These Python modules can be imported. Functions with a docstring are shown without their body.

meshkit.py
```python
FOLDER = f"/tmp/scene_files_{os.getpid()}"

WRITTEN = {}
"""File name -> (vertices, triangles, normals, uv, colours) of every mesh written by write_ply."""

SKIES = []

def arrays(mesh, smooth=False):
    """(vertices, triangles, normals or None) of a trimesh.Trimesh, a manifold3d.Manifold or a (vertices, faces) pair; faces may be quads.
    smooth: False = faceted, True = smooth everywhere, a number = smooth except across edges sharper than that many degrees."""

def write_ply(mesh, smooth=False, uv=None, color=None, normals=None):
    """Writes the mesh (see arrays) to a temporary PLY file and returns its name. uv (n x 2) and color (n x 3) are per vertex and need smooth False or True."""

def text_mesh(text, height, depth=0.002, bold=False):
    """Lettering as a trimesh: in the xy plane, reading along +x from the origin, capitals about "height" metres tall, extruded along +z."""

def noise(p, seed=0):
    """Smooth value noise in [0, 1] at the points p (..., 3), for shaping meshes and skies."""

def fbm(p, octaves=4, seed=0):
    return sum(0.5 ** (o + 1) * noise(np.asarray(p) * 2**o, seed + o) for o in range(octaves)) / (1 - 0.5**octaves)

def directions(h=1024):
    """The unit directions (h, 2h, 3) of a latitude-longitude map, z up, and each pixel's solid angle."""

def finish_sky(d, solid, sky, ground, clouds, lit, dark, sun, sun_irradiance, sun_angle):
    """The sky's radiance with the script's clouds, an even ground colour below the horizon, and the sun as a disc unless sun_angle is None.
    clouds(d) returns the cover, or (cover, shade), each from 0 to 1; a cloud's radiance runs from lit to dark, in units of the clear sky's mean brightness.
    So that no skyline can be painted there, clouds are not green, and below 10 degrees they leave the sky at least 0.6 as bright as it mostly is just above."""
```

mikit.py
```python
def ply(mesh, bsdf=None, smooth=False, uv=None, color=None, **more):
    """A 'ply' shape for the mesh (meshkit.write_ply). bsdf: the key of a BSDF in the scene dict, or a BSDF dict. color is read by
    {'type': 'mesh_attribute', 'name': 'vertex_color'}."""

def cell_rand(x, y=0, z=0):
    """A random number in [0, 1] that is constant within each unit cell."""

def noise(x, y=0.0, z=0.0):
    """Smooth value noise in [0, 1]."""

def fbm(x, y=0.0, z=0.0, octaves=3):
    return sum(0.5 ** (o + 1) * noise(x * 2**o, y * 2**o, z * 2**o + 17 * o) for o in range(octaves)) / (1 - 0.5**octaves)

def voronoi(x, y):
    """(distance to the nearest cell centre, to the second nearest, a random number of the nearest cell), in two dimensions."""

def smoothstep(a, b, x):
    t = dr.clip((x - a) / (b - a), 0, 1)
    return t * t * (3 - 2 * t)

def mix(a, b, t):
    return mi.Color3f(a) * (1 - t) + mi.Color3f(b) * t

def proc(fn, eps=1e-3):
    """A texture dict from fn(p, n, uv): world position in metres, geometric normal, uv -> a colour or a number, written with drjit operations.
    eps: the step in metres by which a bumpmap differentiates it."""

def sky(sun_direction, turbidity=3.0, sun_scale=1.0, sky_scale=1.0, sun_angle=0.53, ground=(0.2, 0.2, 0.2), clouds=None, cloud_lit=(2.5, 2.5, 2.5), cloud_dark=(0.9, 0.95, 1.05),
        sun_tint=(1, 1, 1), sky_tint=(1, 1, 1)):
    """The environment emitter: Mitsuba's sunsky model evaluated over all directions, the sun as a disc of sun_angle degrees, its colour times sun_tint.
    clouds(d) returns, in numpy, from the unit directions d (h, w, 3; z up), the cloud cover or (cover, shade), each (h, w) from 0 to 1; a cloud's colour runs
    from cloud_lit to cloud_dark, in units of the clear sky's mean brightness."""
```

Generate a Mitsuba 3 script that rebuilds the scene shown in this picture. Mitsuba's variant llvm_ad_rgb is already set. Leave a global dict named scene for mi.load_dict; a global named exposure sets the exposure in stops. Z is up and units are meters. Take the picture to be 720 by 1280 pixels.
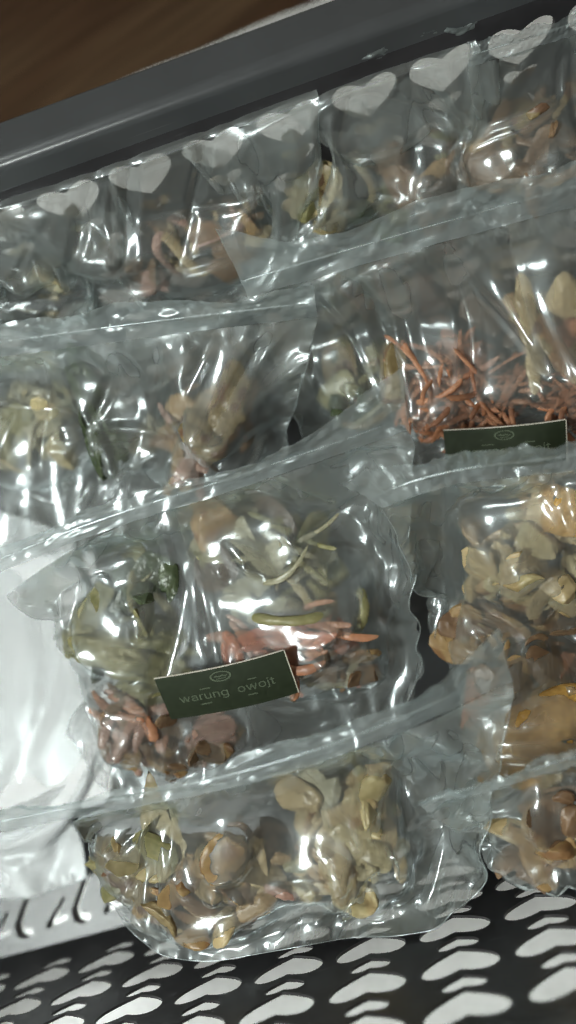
import math, random
import numpy as np, trimesh, mitsuba as mi, mikit, meshkit
import drjit as dr
from shapely.geometry import Polygon, box as sbox, Point
from shapely import affinity, union_all
from scipy import ndimage

T = mi.ScalarTransform4f
scene, labels = {}, {}

# ---------------------------------------------------------------- camera, light, exposure
CAM = np.array([0.0, 0.04690, 0.50287])
FWD = np.array([-0.09962729, 0.29715118, -0.94961865])
UP = np.array([0.29196964, 0.92108647, 0.2575916])
scene['camera'] = {'type': 'thinlens', 'fov': 61.44, 'fov_axis': 'y', 'near_clip': 0.01, 'far_clip': 50.0,
                   'aperture_radius': 0.0039, 'focus_distance': 0.36,
                   'to_world': T().look_at(CAM.tolist(), (CAM + FWD).tolist(), UP.tolist())}
exposure = 0.36
LAMP_AT, LAMP_SIZE, LAMP_POWER = np.array([-0.73, -0.11, 1.20]), (0.20, 0.24), 66.0
LAMP2_AT, LAMP2_SIZE, LAMP2_POWER = np.array([-0.75, -1.35, 1.05]), (0.55, 0.10), 60.0
AMBIENT = (0.115, 0.104, 0.086)
scene['room_light'] = {'type': 'constant', 'radiance': {'type': 'rgb', 'value': list(AMBIENT)}}

# ---------------------------------------------------------------- materials
def rgb(*c): return {'type': 'rgb', 'value': list(c)}

def mottled(name, a, b, scale, rough, spec=0.5, bump=0.0, third=None):
    def fn(p, n, uv):
        t = mikit.smoothstep(0.25, 0.75, .6 * mikit.fbm(p.x * scale, p.y * scale, p.z * scale, 3) + .4 * mikit.fbm(p.x * scale * 6 + 3, p.y * scale * 6, p.z * scale * 6, 2))
        c = mikit.mix(a, b, t)
        if third is not None:
            s = mikit.smoothstep(0.55, 0.72, mikit.noise(p.x * scale * 1.7 + 31, p.y * scale * 1.7, p.z * scale * 1.7))
            c = c * (1 - s) + mi.Color3f(third) * s
        return c
    d = {'type': 'principled', 'base_color': mikit.proc(fn), 'roughness': rough, 'specular': spec}
    if bump:
        def hb(p, n, uv): return mikit.fbm(p.x * scale * 4, p.y * scale * 4, p.z * scale * 4, 2)
        d = {'type': 'bumpmap', 'b': mikit.proc(hb, 4e-4), 'scale': bump, 'd': d}
    scene[name] = {'type': 'twosided', 'd': d}
    return name

MAT = {}
def scuff(p, n, uv):
    a = mikit.fbm(p.x * 40, p.y * 40, p.z * 40, 3); s = mikit.noise(p.x * 55 + p.z * 9, p.y * 700, p.z * 420)
    return mikit.mix((0.017, 0.016, 0.018), (0.028, 0.027, 0.030), a) + mi.Color3f(0.020) * mikit.smoothstep(.86, .97, s) * mikit.smoothstep(.45, .7, a)
def scuff_rough(p, n, uv): return 0.30 + 0.22 * mikit.fbm(p.x * 55 + 5, p.y * 55, p.z * 55, 3)
scene['crate_plastic'] = {'type': 'twosided', 'd': {'type': 'principled', 'base_color': mikit.proc(scuff), 'roughness': mikit.proc(scuff_rough), 'specular': 0.55}}
MAT['crate'] = 'crate_plastic'
def scratched_sheen_grey(p, n, uv):  # grey lifted to paint in reflected sheen, plus random scratches
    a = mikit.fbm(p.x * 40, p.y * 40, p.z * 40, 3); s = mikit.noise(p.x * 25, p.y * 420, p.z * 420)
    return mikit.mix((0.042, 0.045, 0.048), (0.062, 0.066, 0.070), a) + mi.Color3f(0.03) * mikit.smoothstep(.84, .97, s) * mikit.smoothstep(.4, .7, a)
scene['sheen_grey_rim_plastic'] = {'type': 'twosided', 'd': {'type': 'principled', 'base_color': mikit.proc(scratched_sheen_grey), 'roughness': 0.27, 'specular': 0.7}}
MAT['rim'] = 'sheen_grey_rim_plastic'  # rim colour lighter than the walls, standing in for the flange's reflection
scene['sheen_grey_floor_plastic'] = {'type': 'twosided', 'd': {'type': 'principled', 'base_color': mikit.proc(scratched_sheen_grey), 'roughness': 0.37, 'specular': 0.6}}
MAT['floor'] = 'sheen_grey_floor_plastic'  # floor takes the same lifted grey, painting in lamp gloss
MAT['floorp'] = MAT['crate']
MAT['sheet'] = mottled('white_sheet', (0.60, 0.60, 0.59), (0.68, 0.68, 0.67), 30, 0.22, 0.5)
MAT['carrot'] = mottled('carrot_flesh', (0.40, 0.165, 0.08), (0.50, 0.25, 0.145), 90, 0.4, third=(0.32, 0.15, 0.09), bump=0.0007)
MAT['pepper'] = mottled('red_pepper_flesh', (0.42, 0.10, 0.05), (0.52, 0.20, 0.10), 90, 0.3, bump=0.0007)
MAT['pink'] = mottled('pink_flesh', (0.36, 0.20, 0.155), (0.48, 0.31, 0.24), 90, 0.3, bump=0.0007)
MAT['pale'] = mottled('pale_flesh', (0.352, 0.289, 0.143), (0.480, 0.407, 0.229), 70, 0.33, third=(0.336, 0.250, 0.120), bump=0.0007)
MAT['cream'] = mottled('cream_flesh', (0.384, 0.289, 0.143), (0.512, 0.407, 0.229), 70, 0.33, third=(0.336, 0.252, 0.124), bump=0.0007)
MAT['grey'] = mottled('translucent_radish', (0.256, 0.244, 0.161), (0.376, 0.348, 0.236), 70, 0.3, bump=0.0007)
MAT['green'] = mottled('green_skin', (0.030, 0.045, 0.020), (0.070, 0.088, 0.042), 110, 0.33, bump=0.0007)
MAT['leaf'] = mottled('pale_green_leaf', (0.152, 0.148, 0.062), (0.264, 0.237, 0.112), 80, 0.38, bump=0.0007)
MAT['olive'] = mottled('olive_skin', (0.17, 0.125, 0.055), (0.28, 0.21, 0.105), 110, 0.36, third=(0.15, 0.085, 0.05), bump=0.0007)
MAT['tan'] = mottled('tan_flesh', (0.288, 0.178, 0.074), (0.400, 0.274, 0.130), 80, 0.36, third=(0.224, 0.118, 0.050), bump=0.0007)
MAT['brown'] = mottled('brown_flesh', (0.15, 0.085, 0.045), (0.25, 0.16, 0.09), 80, 0.36, bump=0.0007)
MAT['dark'] = mottled('dark_flesh', (0.06, 0.045, 0.035), (0.12, 0.085, 0.06), 80, 0.36, bump=0.0007)
MAT['yellow'] = mottled('yellow_flesh', (0.33, 0.17, 0.035), (0.46, 0.27, 0.07), 90, 0.4, bump=0.0009)
MAT['card'] = mottled('dark_green_card', (0.017, 0.025, 0.011), (0.023, 0.032, 0.015), 60, 0.6, 0.3)
scene['card_ink'] = {'type': 'twosided', 'd': {'type': 'diffuse', 'reflectance': rgb(0.12, 0.145, 0.10)}}
scene['card_edge'] = {'type': 'twosided', 'd': {'type': 'diffuse', 'reflectance': rgb(0.55, 0.52, 0.45)}}
def film(name, w, diff, share=0.6, alpha=0.06, ior=1.25):
    """clear film: mostly see-through, a part of the light mirrored with a narrow and a wide lobe, a little scattered by the milky plastic"""
    mirror = lambda a: {'type': 'twosided', 'd': {'type': 'roughconductor', 'material': 'none', 'alpha': a, 'specular_reflectance': rgb(.90, .98, 1.0)}}
    scene[name] = {'type': 'blendbsdf', 'weight': w, 'a': {'type': 'thindielectric', 'int_ior': ior},
                   'b': {'type': 'blendbsdf', 'weight': share, 'a': {'type': 'twosided', 'd': {'type': 'diffuse', 'reflectance': rgb(*diff)}},
                         'b': {'type': 'blendbsdf', 'weight': 0.28, 'a': mirror(alpha), 'b': mirror(alpha * 4.5)}}}
    return name
MAT['film'] = film('clear_film', 0.23, (0.54, 0.58, 0.56), 0.56, 0.042)
MAT['band'] = film('milky_seal_film', 0.34, (0.44, 0.50, 0.50), 0.5, 0.08)
MAT['sack'] = film('white_sack_film', 0.82, (0.84, 0.86, 0.87), 0.08, 0.12)

def wood(p, n, uv):
    x, y = p.x * 0.94 + p.y * 0.34, p.y * 0.94 - p.x * 0.34
    w = mikit.fbm(x * 4, y * 26, 0.0, 3)
    g = mikit.noise(x * 18 + 7, y * 240, 3.0)
    c = mikit.mix((0.060, 0.030, 0.015), (0.105, 0.064, 0.034), mikit.smoothstep(0.2, 0.85, w))
    return c * (0.8 + 0.35 * g)
scene['table_wood'] = {'type': 'twosided', 'd': {'type': 'principled', 'base_color': mikit.proc(wood), 'roughness': 0.5, 'specular': 0.3}}

# ---------------------------------------------------------------- helpers
TAKEN = {}
def numbered(name):
    n = TAKEN.get(name, 0); TAKEN[name] = n + 1
    return name if n == 0 else f'{name}_{n:03d}'

def add(name, mesh, mat, parent=None, smooth=40, **kw):
    key = numbered((parent + '__' if parent else '') + name)
    scene[key] = mikit.ply(mesh, mat, smooth=smooth, **kw)
    return key

def tag(key, label=None, cat=None, group=None, kind=None):
    d = labels.setdefault(key, {})
    for k, v in (('label', label), ('category', cat), ('group', group), ('kind', kind)):
        if v: d[k] = v
    return key

def thing(name, label, cat, group=None):
    return tag(numbered(name), label, cat, group)

def unit(v): v = np.asarray(v, float); return v / np.linalg.norm(v)

def placed(mesh, o, ex, ey, ez):
    m = mesh.copy(); M = np.eye(4); M[:3, 0], M[:3, 1], M[:3, 2], M[:3, 3] = ex, ey, ez, o
    m.apply_transform(M); return m

def extrude(poly, h):
    polys = getattr(poly, 'geoms', [poly])
    return trimesh.util.concatenate([trimesh.creation.extrude_polygon(g, h, engine='earcut') for g in polys])

# ---------------------------------------------------------------- the lamp above the table
def slab(sx, sy, sz, r=0.004):
    p = sbox(-sx / 2, -sy / 2, sx / 2, sy / 2).buffer(-r).buffer(r, quad_segs=4)
    return extrude(p, sz)
def panel_lamp(name, label, at, target, size, power):
    d = unit(np.asarray(target) - at); lx = unit(np.cross([0, 0, 1.0], d)); ly = np.cross(d, lx)
    key = thing(name, label, 'lamp')
    add('housing', placed(slab(size[0] + .02, size[1] + .02, .03), at - d * .032, lx, ly, d), 'white_sheet', key)
    scene[key + '__diffuser'] = mikit.ply(placed(slab(size[0], size[1], .001), at, lx, ly, d), 'card_edge', emitter={'type': 'area', 'radiance': rgb(power * .94, power * 1.01, power * .97)})
panel_lamp('ceiling_lamp', 'rectangular white lamp panel hanging above the crate, outside the photo', LAMP_AT, [-0.02, 0.15, 0.05], LAMP_SIZE, LAMP_POWER)
panel_lamp('wall_lamp', 'long white lamp added behind the camera for highlights on the film, out of view', LAMP2_AT, [-0.02, 0.15, 0.05], LAMP2_SIZE, LAMP2_POWER)  # added source: gives the tilted bag fronts their highlight streaks

# ---------------------------------------------------------------- setting: table and white sheet
tag(add('table', placed(slab(3.0, 3.0, .03), [0, 0.2, -.046], [1, 0, 0], [0, 1, 0], [0, 0, 1]), 'table_wood'), 'dark brown wooden table top under the crate', kind='structure')
def sheet_mesh(z0, shift):
    nx, ny = 90, 80
    u, v = np.meshgrid(np.linspace(0, 1, nx), np.linspace(0, 1, ny))
    far = np.interp(-.75 + 1.4 * u, [-.75, -.3, -.14, -.06, .02, .10, .30, .65], [.552, .561, .562, .5685, .5725, .5775, .588, .61]) + shift
    x = -.75 + 1.4 * u; y = -.75 + (far + .75) * v
    z = z0 + .0022 * np.clip((v - .955) / .045, 0, 1) * (1 + np.sin(x * 60 + shift * 900)) * .5
    P = np.stack([x, y, z], -1).reshape(-1, 3)
    i = (np.arange(ny - 1)[:, None] * nx + np.arange(nx - 1)).ravel()
    F = np.stack([i, i + 1, i + nx + 1, i + nx], 1)
    return P, F
tag(add('tablecloth', sheet_mesh(-.0052, 0.0), MAT['sheet'], smooth=True), 'glossy white sheet spread under the crate, its edge showing behind the rim', 'sheet')

# ---------------------------------------------------------------- the crate
CD, CH, TILT = 0.2863, 0.2132, math.tan(math.radians(10.12))
XL, XR = -0.385, 0.255
SP, RR = 0.035, 0.0334
MAT['paper'] = mottled('white_paper', (0.80, 0.81, 0.82), (0.86, 0.86, 0.87), 25, 0.5)
def heart(w, h):
    t = np.linspace(0, 2 * np.pi, 44, endpoint=False)
    x = np.sign(np.sin(t)) * np.abs(np.sin(t)) ** 1.9; y = (13 * np.cos(t) - 4.2 * np.cos(2 * t) - 1.6 * np.cos(3 * t) - .6 * np.cos(4 * t)) / 16
    y = (y - y.min()) / (y.max() - y.min()) - .55
    return Polygon(np.stack([x * w / 2, y * h], 1)).buffer(.0011).buffer(-.0011)
BIG, SMALL = heart(.0295, .0215), heart(.0165, .0105)
S = math.sqrt(1 + TILT * TILT)
def hearts(x0, z_top, x_lo, x_hi, tip=0.0):
    out = []
    for i in range(-12, 14):
        x = x0 + SP * i
        if not (x_lo + .03 < x < x_hi - .03): continue
        for j in range(0, 6):
            z = z_top - RR * j
            if z > .035: out.append(affinity.translate(BIG, x, z * S))
            zs = z - RR * .5
            if zs > .030 : out.append(affinity.translate(SMALL, x + .0004, zs * S))
    return union_all(out)
crate = thing('plastic_crate', 'dark plastic crate with heart shaped holes holding all the bags', 'crate')
near = sbox(XL, 0, XR, CH * S).difference(hearts(-.0198, .1832, XL, XR))
add('wall_panel', placed(extrude(near, .0011), [0, 0, 0], [1, 0, 0], unit([0, -TILT, 1]), unit([0, -1, -TILT])), MAT['crate'], crate)
far = sbox(XL, 0, XR, CH * S).difference(hearts(-.0921, .1825, XL, XR))
add('wall_panel', placed(extrude(far, .0026), [0, CD + .0026, 0], [1, 0, 0], unit([0, TILT, 1]), unit([0, -1, TILT])), MAT['crate'], crate)
for xs, sg in ((XL, -1), (XR, 1)):
    o = xs if sg < 0 else xs + .0026
    side = sbox(0, 0, CD, CH * S)
    hs = union_all([affinity.translate(BIG, .03 + .035 * i, (.1832 - RR * j) * S) for i in range(7) for j in range(5)])
    add('wall_panel', placed(extrude(side.difference(hs), .0026), [xs, 0, 0], [0, 1, 0], unit([sg * TILT, 0, 1]), unit(np.cross([0, 1, 0], unit([sg * TILT, 0, 1])))), MAT['crate'], crate)
# floor with slanted slots
from shapely.geometry import LineString
def slot_u():
    a = LineString([(.0035, .0115), (.000, .0055), (-.0045, -.001), (-.0072, -.0065), (-.0066, -.0098), (-.0036, -.0112), (.000, -.0102)]).buffer(.0019)
    return a.union(LineString([(-.0065, -.005), (-.0055, -.009), (-.003, -.0105)]).buffer(.0024))
def slot_d():
    return LineString([(.0075, .0065), (.003, .001), (-.0035, -.0055), (.0075, -.0035)]).buffer(.0011).union(LineString([(.003, .001), (-.0035, -.0055)]).buffer(.0017))
US, DS = slot_u(), slot_d()
cut = []
for i in range(-2, 15):
    for j in range(1):
        x0, y0 = -.259 + .0352 * i, .0195 + .046 * j
        if XL + .02 < x0 < XR - .03:
            cut.append(affinity.translate(US, x0, y0))
            if x0 + .013 < XR - .02: cut.append(affinity.translate(DS, x0 + .0150, y0 - .004))
floor = sbox(XL, .0, XR, CD).difference(union_all(cut))
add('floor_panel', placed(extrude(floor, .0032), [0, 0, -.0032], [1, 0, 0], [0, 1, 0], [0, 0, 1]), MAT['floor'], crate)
# rim: a rounded flange swept along each side (profile: outward a, upward b)
arc = [(.0035 - .0058 * math.cos(q), -.0028 + .0058 * math.sin(q)) for q in np.linspace(0, 1.45, 12)]
prof = Polygon([(-.0023, -.013)] + arc + [(.0168, .0034), (.0182, .0028), (.0190, .0014), (.0190, -.0150), (.0170, -.0150), (.0170, .0002), (.0035, -.0004), (.0004, -.0035), (.0004, -.013)])
ins = CH * TILT
def rim(p0, p1, out):
    L = np.linalg.norm(np.subtract(p1, p0)); ez = unit(np.subtract(p1, p0))
    m = extrude(prof, L)
    up = np.array([0, 0, 1.0])
    if np.dot(np.cross(out, up), ez) < 0: ez = -ez; p0 = p1
    return placed(m, p0, out, up, ez)
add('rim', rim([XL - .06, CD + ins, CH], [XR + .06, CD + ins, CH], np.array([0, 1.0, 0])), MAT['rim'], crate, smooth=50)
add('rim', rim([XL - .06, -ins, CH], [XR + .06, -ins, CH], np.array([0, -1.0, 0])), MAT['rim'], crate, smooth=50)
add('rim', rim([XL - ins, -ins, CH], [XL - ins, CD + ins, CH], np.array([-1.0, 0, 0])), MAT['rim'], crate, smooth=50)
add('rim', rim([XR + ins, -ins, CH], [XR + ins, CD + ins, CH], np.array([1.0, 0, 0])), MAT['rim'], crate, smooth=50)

# ---------------------------------------------------------------- food pieces
RNG = np.random.default_rng(7)
ICO3, ICO4 = trimesh.creation.icosphere(3), trimesh.creation.icosphere(4)
COL = None      # the ellipsoids of the bag being filled: (centre, axes 3x3 rows, radii)

def basis(z, spin):
    z = unit(z); a = unit(np.cross(z, [0.31, 0.95, 0.05])); b = np.cross(z, a)
    return math.cos(spin) * a + math.sin(spin) * b, -math.sin(spin) * a + math.cos(spin) * b, z

def solid(c, ax, r, seed, kind):
    """chunk, slice or wedge: a deformed ellipsoid with axes ax (rows) and radii r."""
    v = ICO3.vertices.copy(); r = np.asarray(r)
    if kind == 'slice':
        e = .55; v = np.sign(v) * np.abs(v) ** np.array([.85, .85, e])
        v /= np.maximum(1, np.abs(v).max(1, keepdims=True) / 1.0)
    elif kind == 'chunk':
        v = np.sign(v) * np.abs(v) ** .8
    n = meshkit.fbm(v * 1.3 + seed * 3.1, 3, seed) - .5
    v = v * (1 + (.75 if kind != 'slice' else .5) * n[:, None])
    if kind == 'slice':
        k = .55 + .6 * math.sin(seed * 1.7); v[:, 2] += (k * v[:, 0] ** 2 - .2 * v[:, 0] * v[:, 1]) * r[0] / max(r[2], 1e-4) * .32
    R2 = np.random.default_rng(seed)
    for q in range({'chunk': 5, 'slice': 3}.get(kind, 0)):
        d = unit(R2.normal(size=3) * (np.array([1, 1, .35]) if kind == 'slice' else 1)); h = R2.uniform(.5, .8)
        over = np.maximum(v @ d - h, 0); v = v - (over * .94)[:, None] * d
    P = c + (v * r) @ ax
    return trimesh.Trimesh(P, ICO3.faces, process=False)

def tube(pts, r, n=34, sides=14, flat=1.0, ridges=0, taper=.55, seed=0):
    pts = np.asarray(pts, float); t = np.linspace(0, 1, len(pts)); s = np.linspace(0, 1, n)
    k = min(3, len(pts) - 1)
    from scipy.interpolate import make_interp_spline
    sp = make_interp_spline(t, pts, k=k); P = sp(s); D = np.gradient(P, axis=0)
    a = np.arange(sides) * 2 * np.pi / sides
    V = []
    up = unit([.2, -.25, 1])
    for i in range(n):
        d = unit(D[i]); x = unit(np.cross(d, up)); y = np.cross(x, d)
        q = s[i]; prof = (1 - abs(2 * q - 1) ** 6) ** .5 * (1 - taper * q) * (1 + .12 * math.sin(9 * q + seed) + .06 * math.sin(23 * q + 2 * seed)) + .02
        rr = r * prof * (1 + ridges * .10 * np.cos(5 * a) + ridges * .05 * np.cos(9 * a + 3 * q))
        V.append(P[i] + np.outer(rr * np.cos(a), x) + np.outer(rr * flat * np.sin(a), y))
    V = np.vstack(V); F = []
    i = np.arange(n - 1)[:, None] * sides; j = np.arange(sides); k2 = (j + 1) % sides
    F = np.stack([i + j, i + k2, i + sides + k2, i + sides + j], -1).reshape(-1, 4)
    F = np.vstack([F[:, [0, 1, 2]], F[:, [0, 2, 3]]])
    if sides > 8 and r > .0028:
        V = V + (V - np.repeat(P, sides, 0)) * (meshkit.fbm(V * np.array([190, 190, 190.]) + seed * 7, 3, 5) - .5)[:, None] * .9
    return trimesh.Trimesh(V, F, process=False)

def collide(c, ax, r): COL.append((np.asarray(c, float), np.asarray(ax, float), np.asarray(r, float)))

def piece(name, kind, c, r, mat, label, cat, group, z=None, spin=None, tilt=.5):
    c = np.asarray(c, float)
    nz = unit(np.array([.1, -.3, .95]) + tilt * RNG.normal(size=3)) if z is None else unit(z)
    ax = np.array(basis(nz, RNG.uniform(0, 6.28) if spin is None else spin))
    m = solid(c, ax, np.asarray(r) * 1.12, int(RNG.integers(1, 900)), kind)
    collide(c, ax, np.asarray(r) * np.array([1.14, 1.14, 1.35]))
    return tag(add(name, m, MAT[mat], smooth=42), label, cat, group)

def cluster(n, name, kind, c, spread, size, mat, label, cat, group, tilt=.5):
    made = []; n = min(int(n * 1.5), 16)
    for k in range(n):
        q = RNG.normal(size=3); q *= RNG.uniform(.25, 1) ** .6 / np.linalg.norm(q)
        c1 = np.asarray(c) + q * np.asarray(spread)
        s = np.asarray(size) * RNG.uniform(.62, 1.12, 3) * (np.array([.95, .75, .50]) if kind == 'slice' else np.array([.95, .70, .60]))
        made.append((px(c1), piece(name, kind, c1, s, mat if isinstance(mat, str) else mat[k % len(mat)], label, cat, group, tilt=tilt)))
    rank(made)

def px(p):
    q = np.asarray(p) - CAM; return float(np.dot(q, np.cross(FWD, UP)) / np.dot(q, FWD))
ORD = 'leftmost,second from left,third from left,fourth from left,fifth from left,sixth from left,seventh from left,eighth from left,ninth from left,tenth from left,eleventh from left,twelfth from left,thirteenth from left,fourteenth from left,fifteenth from left,sixteenth from left'.split(',')
def rank(made, deep=False):
    if 1 < len(made) <= 16:
        for (x, key), o in zip(sorted(made), ORD): labels[key]['label'] += ', ' + o

HUE = dict(grey='greyish', pale='pale yellow', leaf='pale green', tan='tan', brown='brown', pink='pinkish', cream='cream', olive='olive', dark='dark', green='dark green', carrot='orange', pepper='red orange', yellow='golden')

def portion(c, radii, n, mats, where, L=.030, r=.0024, s=.0095):
    """one bundle of mixed cut vegetables filling half a bag"""
    c, radii = np.asarray(c, float), np.asarray(radii, float); sets = {}
    for k in range(n):
        q = RNG.normal(size=3); q[2] = abs(q[2]) * 1.1 - .25; q *= RNG.uniform(.55, .95) / np.linalg.norm(q); p = c + q * radii; m = mats[k % len(mats)]
        if k % 5 < 2:
            o = piece('vegetable_slice', 'slice', p, np.array([s, s * .72, s * .30]) * RNG.uniform(.7, 1.35, 3), m, HUE[m] + ' cut piece, ' + where, 'vegetable', HUE[m] + ' cut pieces, ' + where, z=unit(q * .7 + RNG.normal(size=3) * .45))
        else:
            t1 = unit(np.cross(q, RNG.normal(size=3))); l = L * RNG.uniform(.6, 1.3); o = unit(q) * l * .16
            o = strip('vegetable_strip', [p - t1 * l / 2 - o, p - t1 * l * .2 + RNG.normal(size=3) * .0015, p + t1 * l * .2 + RNG.normal(size=3) * .0015, p + t1 * l / 2 - o], r * RNG.uniform(.6, 1.4), m, HUE[m] + ' cut strip, ' + where, 'vegetable', HUE[m] + ' cut strips, ' + where)
        sets.setdefault((k % 5 < 2, m), []).append((px(p), o))
    for made in sets.values(): rank(made)
    collide(c, np.eye(3), radii * 1.12)

def strip(name, pts, r, mat, label, cat, group=None, flat=.42, ridges=0, taper=.4):
    m = tube(pts, r, flat=flat, ridges=ridges, taper=taper, seed=RNG.uniform(0, 6))
    pts = np.asarray(pts); c = (pts[0] + pts[-1]) / 2 * .5 + pts.mean(0) * .5; d = unit(pts[-1] - pts[0]); L = np.linalg.norm(pts[-1] - pts[0]) / 2
    x = unit(np.cross(d, [0.1, -.2, 1])); collide(c, [d, x, np.cross(d, x)], [L + r * .5, r * 1.5, r * 1.4])
    return tag(add(name, m, MAT[mat], smooth=True), label, cat, group)

def strips(n, name, c, spread, L, r, mat, label, cat, group, ang=None, curl=.35):
    made = []
    for k in range(n):
        q = RNG.normal(size=3); q *= RNG.uniform(.2, 1) / np.linalg.norm(q); c1 = np.asarray(c) + q * np.asarray(spread)
        a = RNG.uniform(0, 3.14) if ang is None else ang + RNG.normal() * .45
        d = np.array([math.cos(a), math.sin(a), RNG.normal() * .25]); e = np.array([-math.sin(a), math.cos(a), .4 * RNG.normal()])
        l = L * RNG.uniform(.6, 1.2); b = curl * RNG.normal()
        pts = [c1 - d * l / 2, c1 - d * l * .16 + e * l * b * .5, c1 + d * l * .2 + e * l * b * .5, c1 + d * l / 2]
        made.append((px(c1), strip(name, pts, r * RNG.uniform(.7, 1.2), mat if isinstance(mat, str) else mat[k % len(mat)], label, cat, group)))
    rank(made)

def shreds(name, n, c, spread, L, r, mat, label, cat, ang=None):
    """a tangle of thin shreds nobody could count: one mesh"""
    ms = []
    for k in range(n):
        q = RNG.normal(size=3); q *= RNG.uniform(.1, 1) ** .5 / np.linalg.norm(q); c1 = np.asarray(c) + q * np.asarray(spread)
        a = RNG.uniform(0, 3.14) if ang is None else ang + RNG.normal() * .6
        d = np.array([math.cos(a), math.sin(a), RNG.normal() * .3]); e = np.array([-math.sin(a), math.cos(a), .5 * RNG.normal()])
        l = L * RNG.uniform(.5, 1.3); b = .28 * np.clip(RNG.normal(), -1.5, 1.5)
        ms.append(tube([c1 - d * l / 2, c1 - d * l * .2 + e * l * b * .5, c1 + d * l * .2 + e * l * b * .5, c1 + d * l / 2], r * RNG.uniform(.6, 1.2), n=12, sides=6, flat=.6, taper=.3))
    collide(c, np.eye(3), np.asarray(spread) * .95)
    return tag(add(name, trimesh.util.concatenate(ms), MAT[mat], smooth=True), label, cat, kind='stuff')

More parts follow.
